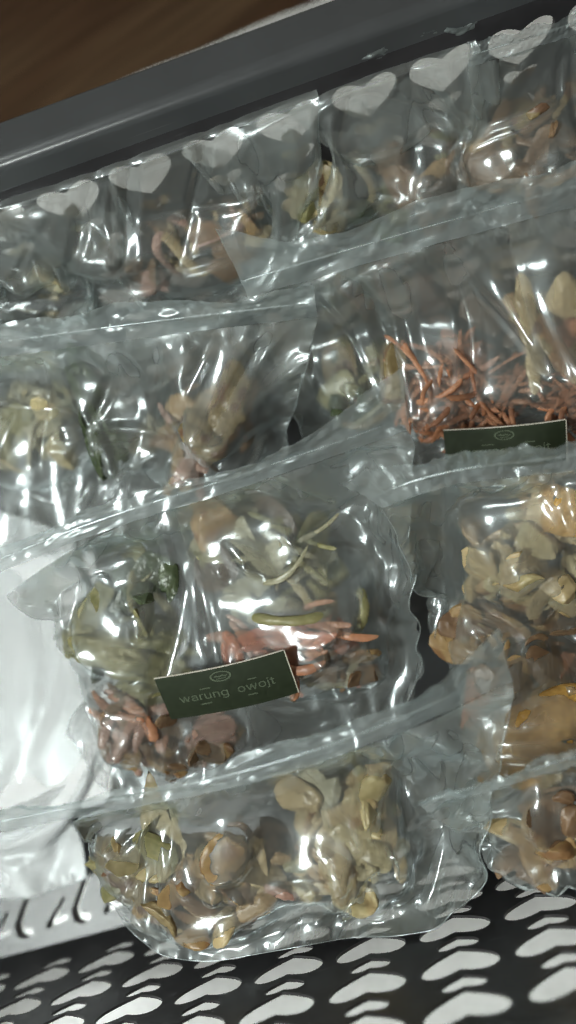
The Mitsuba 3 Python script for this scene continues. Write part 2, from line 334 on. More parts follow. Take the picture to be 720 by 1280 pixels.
def leaf(name, c, ex, ey, mat, label, cat, group=None, curl=.2, seed=1):
    """a thick wavy leaf piece: c centre, ex and ey half axes"""
    n = 34; u, v = np.meshgrid(np.linspace(-1, 1, n), np.linspace(-1, 1, n))
    rr = np.sqrt(u * u + v * v); k = np.maximum(np.abs(u), np.abs(v)) / np.maximum(rr, 1e-9); u, v = u * k, v * k
    th = np.arctan2(v, u); edge = 1 + .16 * np.sin(3 * th + seed) + .07 * np.sin(8 * th + 2 * seed)
    c = np.asarray(c, float); ex, ey = np.asarray(ex, float), np.asarray(ey, float); nz = unit(np.cross(ex, ey))
    if nz[2] < 0: nz = -nz
    q = np.stack([u * 2.2, v * 2.2, 0 * u + seed], -1); w = meshkit.fbm(q, 3, seed) - .5
    s = np.linalg.norm(ex)
    top = c + (u * edge)[..., None] * ex + (v * edge)[..., None] * ey + ((w * .5 - curl * (u * u + v * v) + .06 * np.abs(v)) * s)[..., None] * nz
    thick = .0018 * np.sqrt(np.clip(1 - rr * k, 0, 1))
    P = np.concatenate([(top + thick[..., None] * nz).reshape(-1, 3), (top - thick[..., None] * nz).reshape(-1, 3)])
    i = (np.arange(n - 1)[:, None] * n + np.arange(n - 1)).ravel(); F = np.stack([i, i + 1, i + n + 1, i + n], 1)
    F = np.vstack([F, F[:, ::-1] + n * n])
    collide(c, [unit(ex), np.cross(nz, unit(ex)), nz], [np.linalg.norm(ex), np.linalg.norm(ey), .006])
    return tag(add(name, (P, F), MAT[mat], smooth=True), label, cat, group)

# ---------------------------------------------------------------- plastic bags: two sheets of film draped over what they hold
def curve(pts, n):
    pts = np.asarray(pts, float); s = np.r_[0, np.cumsum(np.linalg.norm(np.diff(pts, axis=0), axis=1))]; s /= s[-1]
    from scipy.interpolate import make_interp_spline
    return make_interp_spline(s, pts, k=min(len(pts) - 1, 2))(np.linspace(0, 1, n))

def drape(seal, bottom, seed, slack=1.05, thick=.016, iters=150, cell=.0034, gravity=.00006, side=0.0):
    rng = np.random.default_rng(seed)
    W = np.linalg.norm(np.diff(curve(seal, 30), axis=0), axis=1).sum(); Hh = np.linalg.norm(np.asarray(bottom).mean(0) - np.asarray(seal).mean(0))
    nu, nv = int(np.clip(W / cell, 20, 76)), int(np.clip(Hh / cell, 16, 60))
    Sx, Bx = curve(seal, nu), curve(bottom, nu)
    v = np.linspace(0, 1, nv)[:, None, None]
    P = (1 - v) * Sx + v * Bx
    N = np.cross(np.gradient(P, axis=1), np.gradient(P, axis=0)); N /= np.linalg.norm(N, axis=2, keepdims=True)
    if N[..., 2].mean() < 0: N = -N
    u = np.linspace(-1, 1, nu)[None, :]; vv = np.linspace(0, 1, nv)[:, None]
    prof = (1 - u ** 4) ** .5 * np.sin(np.pi * np.clip(vv, 0, 1) ** .8) ** .7
    low = meshkit.fbm(np.stack(np.broadcast_arrays(u * 3, vv * 3, seed * 1.0), -1), 3, seed) - .5
    X = np.stack([P + N * (1.7 * thick * prof)[..., None], P - N * (.9 * thick * prof)[..., None]])
    X += (N * (low * .012 * prof)[..., None])[None] + rng.normal(size=X.shape) * .0003
    Xp = X.copy()
    rest = lambda a, b: np.linalg.norm(a - b, axis=-1) * (slack + .04)
    PP = np.stack([P, P])
    def idx(start, n, step): return np.arange(start, n, step)
    def pairs(di, dj):
        out = []
        for par in (0, 1):
            if di == 0:
                j = np.array([q for q in range(nu - dj) if (q // dj) % 2 == par]); out.append(((slice(None), slice(None), j), (slice(None), slice(None), j + dj)))
            else:
                i = np.array([q for q in range(nv - di) if (q // di) % 2 == par])
                if dj == 0: out.append(((slice(None), i), (slice(None), i + di)))
                elif dj > 0: out.append(((slice(None), i, slice(0, nu - dj)), (slice(None), i + di, slice(dj, nu))))
                else: out.append(((slice(None), i, slice(-dj, nu)), (slice(None), i + di, slice(0, nu + dj))))
        return out
    con = []
    for di, dj, st, only in ((0, 1, 1, 0), (1, 0, 1, 0), (1, 1, .7, 0), (1, -1, .7, 0), (0, 2, .5, 1), (2, 0, .5, 1), (0, 4, .35, 1), (4, 0, .35, 1)):
        for a, b in pairs(di, dj): con.append((a, b, rest(PP[a], PP[b]), st, only))
    cols = list(COL)
    def push(k=1.03):
        # vertices inside a piece leave it: outwards, or towards their own sheet's side when they are on the wrong side
        for c, ax, r in cols:
            q = (X - c) @ ax.T / r; l = np.linalg.norm(q, axis=-1); ins = l < k
            if not ins.any(): continue
            for s, sg in ((0, 1.0), (1, -1.0)):
                m = ins[s]
                if not m.any(): continue
                n = N[m] * sg @ ax.T / r; n /= np.linalg.norm(n, axis=1, keepdims=True); Q = q[s][m]
                side = (Q * n).sum(1); Q = np.where((side < .15)[:, None], Q + n * (.5 + np.maximum(-side, 0))[:, None], Q)
                X[s][m] = c + (Q / np.maximum(np.linalg.norm(Q, axis=1, keepdims=True), 1e-6) * k * r) @ ax
    for c, ax, r in cols:      # start with the front sheet in front of every piece
        M = ax.T / r; n = N @ M; nn = (n * n).sum(-1); q = (X[0] - c) @ M; b = (q * n).sum(-1) / nn; d = b * b - ((q * q).sum(-1) - 1.1) / nn
        X[0] += np.where(d > 0, np.clip(-b + np.sqrt(np.maximum(d, 0)), 0, .05), 0)[..., None] * N
    X[0] = np.stack([ndimage.gaussian_filter(X[0, ..., k], 1.2, mode='nearest') for k in range(3)], -1); Xp = X.copy()
    for it in range(iters):
        vel = (X - Xp) * .93; Xp = X.copy(); X = X + vel
        X[0] -= N * gravity * 1.2; X[1, ..., 2] -= gravity * .3; X[1] += N * gravity * .9
        for a, b, r, st, only in con:
            A, B = X[a], X[b]; d = B - A; L = np.linalg.norm(d, axis=-1)
            k = (L - r) / np.maximum(L, 1e-9) * .5 * st
            if only: k = np.where(L < .93 * r, (L - .93 * r) / np.maximum(L, 1e-9) * .5 * st, 0)
            c = d * k[..., None]; X[a] = A + c; X[b] = B - c
        if it % 2 == 0 or it > iters - 8:
            push()
        g = ((X[0] - X[1]) * N).sum(-1); bad = np.maximum(.0008 - g, 0)[..., None] * N * .5
        X[0] += bad; X[1] -= bad
        X[..., 2] = np.maximum(X[..., 2], .0035)
        X[..., 1] = np.maximum(X[..., 1], -X[..., 2] * TILT + .003)
        X[..., 1] = np.minimum(X[..., 1], CD + X[..., 2] * TILT - .004)
        m = X.mean(0); X[:, :, 0], X[:, :, -1], X[:, -1] = m[:, 0], m[:, -1], m[-1]
        X[:, :, 0] += .08 * (P[:, 0] - X[:, :, 0]); X[:, :, -1] += .08 * (P[:, -1] - X[:, :, -1]); X[:, -1] += .06 * (P[-1] - X[:, -1])
        X[:, 0] = Sx
    for s in (0, 1):
        sm = np.stack([ndimage.gaussian_filter(X[s, ..., k], 1.0, mode='nearest') for k in range(3)], -1)
        e = np.minimum(np.minimum(np.arange(nu), np.arange(nu)[::-1])[None, :], np.minimum(np.arange(nv), np.arange(nv)[::-1])[:, None]).clip(0, 2)[..., None] / 2
        X[s] = X[s] * (1 - e) + sm * e
    push(1.06); push(1.06)
    X[:, 0] = Sx
    return X

def sheet_faces(nv, nu, off=0, flip=False):
    i = (np.arange(nv - 1)[:, None] * nu + np.arange(nu - 1)).ravel()
    F = np.stack([i, i + 1, i + nu + 1, i + nu], 1) + off
    return F[:, ::-1] if flip else F

def grid_normals(X):
    n = np.cross(np.gradient(X, axis=1), np.gradient(X, axis=0)); return n / np.maximum(np.linalg.norm(n, axis=-1, keepdims=True), 1e-12)

def bag(name, label, cat, seal, bottom, seed, group=None, band=.016, up=None, crumple=.00045, mat='film', rim=None, peak=(0, 0), **kw):
    key = thing(name, label, cat, group)
    X = drape(seal, bottom, seed, **kw)
    Z = 2.4; R3 = np.random.default_rng(seed + 100)
    Y = np.stack([np.stack([ndimage.zoom(X[s, ..., k], Z, order=3, mode='nearest', grid_mode=False) for k in range(3)], -1) for s in (0, 1)])
    _, nv, nu, _ = Y.shape
    uu, vv = np.meshgrid(np.linspace(0, 1, nu), np.linspace(0, 1, nv))
    w = (np.minimum(np.minimum(uu, 1 - uu), np.minimum(vv, 1 - vv)) * 12).clip(0, 1)
    V = []
    for s in (0, 1):
        p2 = np.stack([uu * nu * .0017, vv * nv * .0017, 0 * uu + s * .5 + seed], -1)
        wx = meshkit.fbm(p2 * 25, 2, seed + 11)[..., None]
        def ridge(sx, sy, rot, k):
            c, sn = math.cos(rot), math.sin(rot)
            q = np.stack([(c * p2[..., 0] + sn * p2[..., 1]) * sx, (c * p2[..., 1] - sn * p2[..., 0]) * sy, p2[..., 2] * 3 + k], -1) + wx * .8
            return np.abs(meshkit.noise(q, seed + k) - .5)
        a = ridge(70, 16, .35, 1) + .9 * ridge(60, 14, -.55, 2) + .8 * ridge(18, 55, .1, 3) + .5 * np.abs(meshkit.noise(p2 * 95, seed + 5) - .5)
        a = a + ndimage.gaussian_filter(a, 1.0); a = a * .5
        fold = np.zeros_like(uu); WW, HH = nu * .0034 / Z, nv * .0034 / Z; px, py = uu * WW, vv * HH
        for k in range(16):
            x0, y0 = R3.uniform(.04, .96) * WW, R3.uniform(.02, .9) * HH; th = 1.57 + (.5 - x0 / WW) * R3.uniform(-.5, 1.3) + R3.normal() * .3 if k % 5 else R3.normal() * .4
            Lf = R3.uniform(.030, .095); dx, dy = math.cos(th), math.sin(th)
            s1 = ((px - x0) * dx + (py - y0) * dy) / Lf; d1 = (py - y0) * dx - (px - x0) * dy + .004 * np.sin(s1 * 2.2 + k)
            wd = R3.uniform(.0024, .0060)
            fold = np.maximum(fold, R3.uniform(.6, 1.5) * np.clip(1 - np.abs(d1) / wd / (1.15 - .6 * np.clip(s1, 0, 1)), 0, 1) * np.clip(np.sin(np.pi * np.clip(s1 * .5 + .5, 0, 1)), 0, 1) * wd * .68)
        amp = .35 + 1.1 * meshkit.fbm(p2 * 22 + 5, 2, seed + 8)
        V.append(Y[s] + grid_normals(Y[s]) * ((a - .6) * amp * crumple * w * 2.6 + fold * w)[..., None])
    add('front_film', (V[0].reshape(-1, 3), sheet_faces(nv, nu)), MAT[mat], key, smooth=True)
    add('back_film', (V[1].reshape(-1, 3), sheet_faces(nv, nu, flip=True)), MAT[mat], key, smooth=True)
    seam = np.concatenate([Y[0][::3, 0], Y[0][-1, 2:-2:3], Y[0][::-1][::3, -1]])
    add('side_seam', tube(seam[::2], .00032, n=260, sides=6, taper=0), MAT['band'], key, smooth=True)
    if band:
        n = 180; C = curve(rim if rim is not None else seal, n); tang = np.gradient(C, axis=0); tang /= np.linalg.norm(tang, axis=1, keepdims=True)
        down = curve(bottom, n) - C; o = -down / np.linalg.norm(down, axis=1, keepdims=True)
        upv = o * .75 + np.array(up if up is not None else [0, .25, .6]); upv -= tang * (upv * tang).sum(1, keepdims=True); upv /= np.linalg.norm(upv, axis=1, keepdims=True)
        nn = np.cross(tang, upv); s = np.linspace(0, 1, n)
        m = 13; rows = []
        for j in range(m):
            h = band * j / (m - 1) * (1 + .05 * np.sin(s * 17 + seed))
            h = h * (1 + peak[0] * np.clip(1 - s / .22, 0, 1) ** 1.5 + peak[1] * np.clip(1 - (1 - s) / .22, 0, 1) ** 1.5)
            bend = .0016 * np.sin(s * 11 + seed + j * .12) * (j / (m - 1)) + .0009 * np.sin(s * 31 + 2 * seed) * (j / (m - 1)) + .003 * (j / (m - 1)) ** 2
            q = np.stack([s * 14, 0 * s + j * .35, 0 * s + seed], -1); bend = bend + (.0040 * (meshkit.fbm(q, 3, seed) - .5) + .0030 * np.abs(meshkit.noise(q * 2.3 + 4, seed) - .5)) * (.35 + j / (m - 1))
            h = h * (1 + .16 * (meshkit.noise(np.stack([s * 5, 0 * s, 0 * s + seed * 3], -1), 2) - .5))
            rows.append(C + upv * h[:, None] + nn * bend[:, None])
        R = np.stack(rows); add('seal_strip', (R.reshape(-1, 3), sheet_faces(m, n)), MAT['band'], key, smooth=True)
        for f in (.45,):
            add('zip_ridge', tube(C[::9] + upv[::9] * band * f + nn[::9] * .0006, .00045, n=80, sides=8, taper=.0), MAT['band'], key, smooth=True)
    return key

# ---- white sack at the left
COL = []
tag(add('folded_paper', placed(slab(.150, .150, .014, .01), (-0.2511, 0.1481, 0.0120), unit([1, -.12, .02]), unit([.12, 1, 0]), unit([-.02, 0, 1])), MAT['paper'], smooth=40), 'white folded paper lying flat inside the white sack', 'paper'); collide(np.add((-0.2475, 0.1467, 0.0190), 0), np.eye(3), [.085, .085, .012])

bag('plastic_sack', 'opaque white plastic sack lying on the crate floor at the left edge', 'sack', [(-0.2938, 0.2614, 0.0500), (-0.2031, 0.2323, 0.0700), (-0.1698, 0.2114, 0.0500)], [(-0.3447, 0.0596, 0.0120), (-0.2583, 0.0295, 0.0120), (-0.2164, 0.0288, 0.0100)], 41, band=0, mat='sack', thick=.02, slack=1.05, crumple=.0007)

# ---- bag against the far wall, left
COL = []
G = 'pale pieces in the bag at the far left corner'
cluster(9, 'radish_chunk', 'chunk', (-0.1384, 0.3330, 0.1200), (.022, .022, .016), (.012, .009, .007), ['grey', 'pale', 'grey'], 'pale grey chunk in the bag nearest the far left corner', 'vegetable', G)
cluster(5, 'meat_piece', 'chunk', (-0.0688, 0.3140, 0.1280), (.017, .012, .012), (.012, .008, .007), ['pink', 'brown'], 'reddish brown piece in the bag at the far left wall', 'meat', 'reddish pieces in the far left bag')
cluster(6, 'mushroom_slice', 'slice', (-0.0339, 0.3153, 0.1350), (.020, .014, .012), (.013, .010, .004), ['tan', 'brown', 'cream'], 'beige slice beside the reddish pieces of the far left bag', 'mushroom', 'beige slices in the far left bag')
portion((-0.1284, 0.3356, 0.1300), (.036,.030,.020), 24, ['grey','pale','grey','leaf'], 'the left half of the far left bag')
portion((-0.0434, 0.3229, 0.1330), (.036,.030,.022), 30, ['tan','brown','pink','cream','olive'], 'the right half of the far left bag')
bag('produce_bag', 'clear zip bag leaning on the far wall, furthest left, with reddish pieces', 'plastic bag', [(-0.1541, 0.3324, 0.1960), (-0.0615, 0.3273, 0.1960), (0.0277, 0.3254, 0.1960)], [(-0.2364, 0.3196, 0.0850), (-0.1143, 0.3051, 0.0850), (-0.0004, 0.2837, 0.0900)], 1, 'clear zip bags in the crate', peak=(0, .7), band=.010, thick=.018, slack=1.08)

# ---- bag against the far wall, middle
COL = []
cluster(8, 'cabbage_piece', 'slice', (0.0214, 0.3176, 0.1350), (.018, .017, .012), (.016, .011, .004), ['pale', 'leaf', 'pale'], 'yellowish green cabbage piece in the middle bag at the far wall', 'cabbage', 'cabbage pieces in the middle far bag')
cluster(4, 'cucumber_piece', 'chunk', (0.0433, 0.3051, 0.1200), (.016, .012, .010), (.013, .009, .008), ['leaf', 'green'], 'dull green piece beside the cabbage in the middle far bag', 'cucumber', 'green pieces in the middle far bag')
cluster(3, 'mushroom_slice', 'slice', (0.0695, 0.2957, 0.1150), (.010, .010, .008), (.012, .009, .004), ['brown', 'dark'], 'dark brown slice at the right end of the middle far bag', 'mushroom', 'dark slices in the middle far bag')
portion((0.0288, 0.3294, 0.1350), (.028,.030,.020), 24, ['pale','leaf','pale','olive'], 'the left half of the middle far bag')
portion((0.0686, 0.3178, 0.1320), (.026,.030,.018), 18, ['leaf','brown','dark','tan'], 'the right half of the middle far bag')
bag('produce_bag', 'clear zip bag of cabbage leaning in the middle of the far wall', 'plastic bag', [(0.0081, 0.3273, 0.1940), (0.0585, 0.3234, 0.1940), (0.0976, 0.3220, 0.1930)], [(-0.0401, 0.3161, 0.0850), (0.0368, 0.3088, 0.0850), (0.0905, 0.3009, 0.0850)], 2, 'clear zip bags in the crate', band=.010, thick=.018, slack=1.09)

# ---- bag against the far wall, right
COL = []
cluster(9, 'mushroom_slice', 'slice', (0.1220, 0.2979, 0.1350), (.026, .016, .012), (.018, .012, .005), ['brown', 'tan', 'brown'], 'brown slice in the bag at the far right wall', 'mushroom', 'brown slices in the far right bag')
portion((0.1246, 0.3113, 0.1350), (.040,.034,.022), 34, ['brown','tan','brown','olive'], 'the far right bag')
bag('produce_bag', 'clear zip bag of brown slices leaning furthest right on the far wall', 'plastic bag', [(0.0910, 0.3091, 0.1920), (0.1264, 0.3071, 0.1920), (0.1700, 0.3068, 0.1920)], [(0.0902, 0.2932, 0.0850), (0.1325, 0.2894, 0.0850), (0.1865, 0.2858, 0.0850)], 3, 'clear zip bags in the crate', band=.012, thick=.018, slack=1.07)

# ---- left bag of the second row
COL = []
cluster(8, 'radish_chunk', 'slice', (-0.1582, 0.2637, 0.1050), (.020, .018, .012), (.015, .010, .004), ['grey', 'leaf', 'grey'], 'pale translucent slice left of the dark green leaf', 'vegetable', 'pale slices beside the green leaf')
cluster(3, 'radish_chunk', 'chunk', (-0.1033, 0.2396, 0.0950), (.010, .014, .008), (.010, .010, .006), 'grey', 'pale chunk between the green leaf and the brown strips', 'vegetable', 'pale chunks beside the brown strips')
strips(7, 'pink_strip', (-0.0826, 0.2051, 0.1150), (.015, .008, .007), .026, .0036, ['pink', 'pink', 'tan'], 'pinkish strip at the foot of the olive brown strips', 'vegetable', 'pink strips below the brown strips', ang=.9)
leaf('green_leaf', (-0.1173, 0.2395, 0.1300), np.subtract((-0.1172, 0.2095, 0.1160), (-0.1173, 0.2395, 0.1300)), np.subtract((-0.1083, 0.2417, 0.1260), (-0.1173, 0.2395, 0.1300)), 'green', 'upright dark green leaf in the left bag of the second row', 'leaf', curl=.12, seed=4)
strips(5, 'brown_strip', (-0.0607, 0.2199, 0.1360), (.011,.008,.004), .050, .0095, ['olive','tan','olive','brown'], 'long olive brown strip in the left bag of the second row', 'vegetable', 'olive brown strips in the second row left bag', ang=1.0, curl=.15)
portion((-0.1572, 0.2562, 0.1050), (.034,.028,.018), 24, ['grey','leaf','grey','pale'], 'the left half of the second row left bag')
portion((-0.0679, 0.2260, 0.1050), (.026,.026,.018), 24, ['tan','pink','brown','olive'], 'the right half of the second row left bag')
bag('produce_bag', 'clear zip bag of dark green leaf and brown strips, left end of the second row', 'plastic bag', [(-0.1695, 0.2700, 0.1660), (-0.0834, 0.2488, 0.1720), (-0.0003, 0.2313, 0.1700)], [(-0.2398, 0.2061, 0.0650), (-0.1439, 0.1900, 0.0700), (-0.0507, 0.1892, 0.0680)], 4, 'clear zip bags in the crate', band=.018, thick=.022, slack=1.09)

# ---- right bag of the second row
COL = []
cluster(4, 'cucumber_piece', 'chunk', (0.0056, 0.2235, 0.1120), (.011, .012, .008), (.014, .010, .009), ['leaf', 'green', 'leaf'], 'dull green chunk left of the carrot in the second row right bag', 'cucumber', 'green chunks beside the carrot shreds')
piece('cucumber_piece', 'slice', (0.0275, 0.2158, 0.1150), (.008, .017, .006), 'olive', 'narrow olive piece touching the carrot shreds', 'cucumber', None, spin=.2)
shreds('carrot_shreds', 90, (0.0554, 0.2000, 0.1120), (.029, .017, .012), .036, .0015, 'carrot', 'tangle of orange carrot shreds above the dark green card at the right', 'carrot')
shreds('carrot_shreds', 45, (0.1027, 0.1781, 0.1120), (.012, .014, .010), .028, .0014, 'carrot', 'orange carrot shreds at the right edge beside the olive strips', 'carrot')
strips(5, 'carrot_strip', (0.0397, 0.2182, 0.1240), (.008, .012, .004), .030, .0014, 'carrot', 'long pale orange strip at the left of the carrot tangle', 'carrot', 'long strips beside the carrot tangle', ang=-1.0)
cluster(3, 'tofu_chunk', 'chunk', (0.1122, 0.2139, 0.1350), (.008, .014, .008), (.010, .010, .008), 'cream', 'pale chunk at the right edge beyond the olive strips', 'tofu', 'pale chunks beside the olive strips')
cluster(3, 'dark_slice', 'slice', (0.0781, 0.2283, 0.1200), (.012, .016, .006), (.014, .011, .004), 'dark', 'dark purplish slice above the carrot tangle', 'vegetable', 'dark slices above the carrot tangle')
strips(4, 'brown_strip', (0.0919, 0.2030, 0.1380), (.006,.012,.004), .054, .0060, ['olive','tan','cream'], 'long olive strip beside the right edge above the card', 'vegetable', 'olive strips at the right edge', ang=-1.35, curl=.12)
portion((0.0106, 0.2264, 0.1050), (.020,.022,.016), 18, ['leaf','green','leaf','olive'], 'the left end of the second row right bag')
portion((0.0590, 0.2103, 0.0980), (.030,.026,.016), 26, ['brown','carrot','dark','pink'], 'the middle of the second row right bag')
portion((0.1111, 0.2065, 0.1050), (.022,.034,.018), 22, ['cream','olive','tan','carrot'], 'the right end of the second row right bag')
KE = bag('produce_bag', 'clear zip bag of carrot shreds with a card, right end of the second row', 'plastic bag', [(-0.0268, 0.2498, 0.1720), (0.0404, 0.2427, 0.1780), (0.1469, 0.2366, 0.1760)], [(-0.0252, 0.1875, 0.0620), (0.0359, 0.1633, 0.0700), (0.1367, 0.1461, 0.0700)], 5, 'clear zip bags in the crate', peak=(.8, 0), band=.020, thick=.024, slack=1.08)

# ---- middle bag of the third row
COL = []
leaf('cabbage_leaf', (-0.1272, 0.1250, 0.1200), np.subtract((-0.1037, 0.1180, 0.1120), (-0.1272, 0.1250, 0.1200)), np.subtract((-0.1217, 0.1377, 0.1200), (-0.1272, 0.1250, 0.1200)), 'leaf', 'broad grey green leaf in the left half of the labelled centre bag', 'cabbage', curl=.25, seed=5)
leaf('cabbage_leaf', (-0.1176, 0.1093, 0.1120), np.subtract((-0.0976, 0.1033, 0.1080), (-0.1176, 0.1093, 0.1120)), np.subtract((-0.1155, 0.1187, 0.1120), (-0.1176, 0.1093, 0.1120)), 'leaf', 'narrow grey green leaf just above the dark green card', 'cabbage', curl=.2, seed=9)
leaf('cabbage_leaf', (-0.1487, 0.1408, 0.1120), np.subtract((-0.1328, 0.1421, 0.1120), (-0.1487, 0.1408, 0.1120)), np.subtract((-0.1478, 0.1270, 0.1080), (-0.1487, 0.1408, 0.1120)), 'leaf', 'small curled leaf at the left end of the centre bag', 'cabbage', curl=.35, seed=12)
cluster(4, 'cucumber_piece', 'slice', (-0.1177, 0.1524, 0.1300), (.018, .012, .006), (.016, .011, .004), ['green', 'leaf'], 'dark green slice above the leaves of the centre bag', 'cucumber', 'green slices above the leaves')
strips(14, 'carrot_strip', (-0.1356, 0.0958, 0.1000), (.018, .014, .008), .036, .0030, ['pink', 'carrot', 'brown', 'pink'], 'pinkish brown strip left of the dark green card', 'carrot', 'strips left of the card')
strips(5, 'carrot_strip', (-0.1528, 0.0952, 0.0900), (.006, .010, .006), .030, .0030, ['carrot', 'pink'], 'orange strip at the lower left corner of the centre bag', 'carrot', 'orange strips in the corner of the centre bag', ang=1.8)
cluster(7, 'radish_slice', 'slice', (-0.0559, 0.1541, 0.1260), (.026, .020, .006), (.019, .013, .003), ['grey', 'leaf', 'dark', 'grey'], 'broad curved slice high in the right half of the centre bag', 'radish', 'broad slices high in the centre bag', tilt=.45)
strips(9, 'radish_strip', (-0.0473, 0.1543, 0.1300), (.022, .016, .005), .034, .0018, ['grey', 'leaf'], 'thin greyish strip among the broad slices of the centre bag', 'radish', 'thin strips in the centre bag', ang=-.6)
cluster(5, 'radish_slice', 'slice', (-0.0674, 0.1506, 0.1220), (.022, .018, .006), (.015, .012, .003), 'grey', 'thin grey radish slice among the shreds of the centre bag', 'radish', 'radish slices in the centre bag', tilt=.3)
piece('mushroom_slice', 'slice', (-0.0712, 0.1656, 0.1380), (.012, .010, .005), 'tan', 'tan slice near the seal of the centre bag', 'mushroom', None)
strip('pale_strip', [(-0.0696, 0.1246, 0.1240), (-0.0570, 0.1171, 0.1300), (-0.0431, 0.1137, 0.1300), (-0.0323, 0.1159, 0.1240)], .0026, 'leaf', 'pale curved strip lying across the red pepper strips', 'vegetable', flat=.6, taper=.3)
strip('pale_strip', [(-0.0184, 0.1223, 0.1220), (-0.0191, 0.1115, 0.1200), (-0.0282, 0.1022, 0.1120)], .0026, 'leaf', 'pale strip standing at the right end of the pepper strips', 'vegetable', flat=.6, taper=.3)

strips(16, 'pepper_strip', (-0.0538, 0.1073, 0.1210), (.026, .007, .004), .034, .0027, ['pepper', 'carrot', 'pepper', 'carrot'], 'red orange pepper strip right of the dark green card', 'pepper', 'pepper strips in the centre bag', ang=-.1)
strips(7, 'pepper_strip', (-0.0768, 0.1130, 0.1220), (.010, .008, .004), .028, .0024, ['pink', 'pepper', 'pink'], 'pinkish red pepper strip just above the card', 'pepper', 'pinkish strips above the card', ang=-.9)
cluster(5, 'radish_slice', 'slice', (-0.0400, 0.0937, 0.0980), (.020, .010, .006), (.013, .010, .004), ['grey', 'brown'], 'dull slice below the pepper strips', 'radish', 'dull slices below the pepper strips')
cluster(14, 'brown_slice', 'slice', (-0.1190, 0.0811, 0.0900), (.034,.014,.008), (.011,.009,.004), ['brown','pink','tan','brown'], 'brownish slice below the dark green card of the centre bag', 'vegetable', 'brownish slices below the card')
portion((-0.1344, 0.1303, 0.0980), (.026,.034,.018), 30, ['leaf','green','leaf','olive','grey'], 'the left half of the centre bag')
portion((-0.1458, 0.0910, 0.0840), (.018,.014,.010), 16, ['pink','brown','carrot','tan'], 'the lower left of the centre bag')
portion((-0.0519, 0.1336, 0.1040), (.030,.036,.018), 40, ['grey','leaf','olive','grey','pale'], 'the right half of the centre bag')
portion((-0.0500, 0.1004, 0.0980), (.026,.014,.012), 18, ['brown','pepper','tan','grey'], 'the lower right of the centre bag')
KF = bag('produce_bag', 'clear zip bag in the centre with pepper strips, leaves and a card', 'plastic bag', [(-0.1595, 0.1521, 0.1700), (-0.1127, 0.1616, 0.1800), (-0.0393, 0.1623, 0.1840), (0.0215, 0.1668, 0.1780)], [(-0.1833, 0.0962, 0.0820), (-0.1667, 0.0579, 0.0700), (-0.1060, 0.0447, 0.0720), (-0.0263, 0.0566, 0.0740), (-0.0018, 0.0856, 0.0900)], 6, 'clear zip bags in the crate', peak=(0, 1.3), rim=[(-0.1845, 0.1610, 0.1680), (-0.1124, 0.1629, 0.1800), (-0.0393, 0.1623, 0.1840), (0.0215, 0.1668, 0.1780)], band=.014, thick=.024, slack=1.08)

# ---- right bag of the third row
COL = []
cluster(12, 'tofu_chunk', 'chunk', (0.0567, 0.1114, 0.1280), (.026, .020, .010), (.012, .010, .008), ['cream', 'pale', 'cream'], 'cream coloured chunk in the right bag of the third row', 'tofu', 'cream chunks in the right bag')
piece('squash_piece', 'chunk', (0.0773, 0.1239, 0.1400), (.013, .012, .008), 'yellow', 'yellow orange piece at the right edge above the cream chunks', 'squash', None)
cluster(5, 'mushroom_slice', 'slice', (0.0289, 0.0932, 0.0980), (.018, .009, .004), (.012, .009, .004), ['tan', 'tan', 'brown'], 'tan slice below the cream chunks', 'mushroom', 'tan slices below the cream chunks', tilt=.3)
portion((0.0591, 0.1142, 0.1120), (.030,.026,.020), 34, ['cream','pale','cream','tan'], 'the right bag of the third row')
portion((0.0322, 0.0911, 0.0920), (.022,.014,.012), 16, ['tan','olive','brown'], 'the lower left of the third row right bag')
portion((0.0659, 0.0780, 0.0880), (.022,.014,.012), 14, ['brown','dark','tan'], 'the foot of the third row right bag')
bag('produce_bag', 'clear zip bag of cream chunks, right end of the third row', 'plastic bag', [(0.0021, 0.1408, 0.1720), (0.0282, 0.1383, 0.1820), (0.0631, 0.1316, 0.1840), (0.1040, 0.1262, 0.1800)], [(0.0063, 0.1001, 0.0800), (0.0111, 0.0673, 0.0680), (0.0505, 0.0487, 0.0680), (0.0979, 0.0441, 0.0700)], 7, 'clear zip bags in the crate', peak=(.5, 0), band=.018, thick=.024, slack=1.10)

# ---- bag with the yellow piece, right
COL = []
piece('squash_piece', 'chunk', (0.0370, 0.0427, 0.1260), (.025, .017, .011), 'yellow', 'large yellow orange piece above the lower right bag', 'squash', None, z=(0, -.2, 1), spin=.3)
cluster(6, 'mushroom_slice', 'slice', (0.0389, 0.0598, 0.1100), (.022, .012, .005), (.011, .009, .004), ['brown', 'brown', 'tan'], 'brown slice just above the large yellow piece', 'mushroom', 'brown slices beside the yellow piece', tilt=.3)
portion((0.0385, 0.0607, 0.0980), (.026,.018,.014), 26, ['brown','tan','brown','carrot'], 'the bag with the golden piece')
portion((0.0356, 0.0382, 0.1040), (.026,.018,.014), 22, ['yellow'], 'the golden bundle of the right bag', s=.012)
bag('produce_bag', 'clear zip bag holding a large yellow orange piece at the right', 'plastic bag', [(0.0239, 0.0893, 0.0950), (0.0625, 0.0832, 0.1000), (0.1067, 0.0759, 0.1000)], [(-0.0088, 0.0101, 0.0800), (0.0343, -0.0040, 0.0800), (0.0812, -0.0122, 0.0800)], 8, 'clear zip bags in the crate', band=0, thick=.024, slack=1.07)

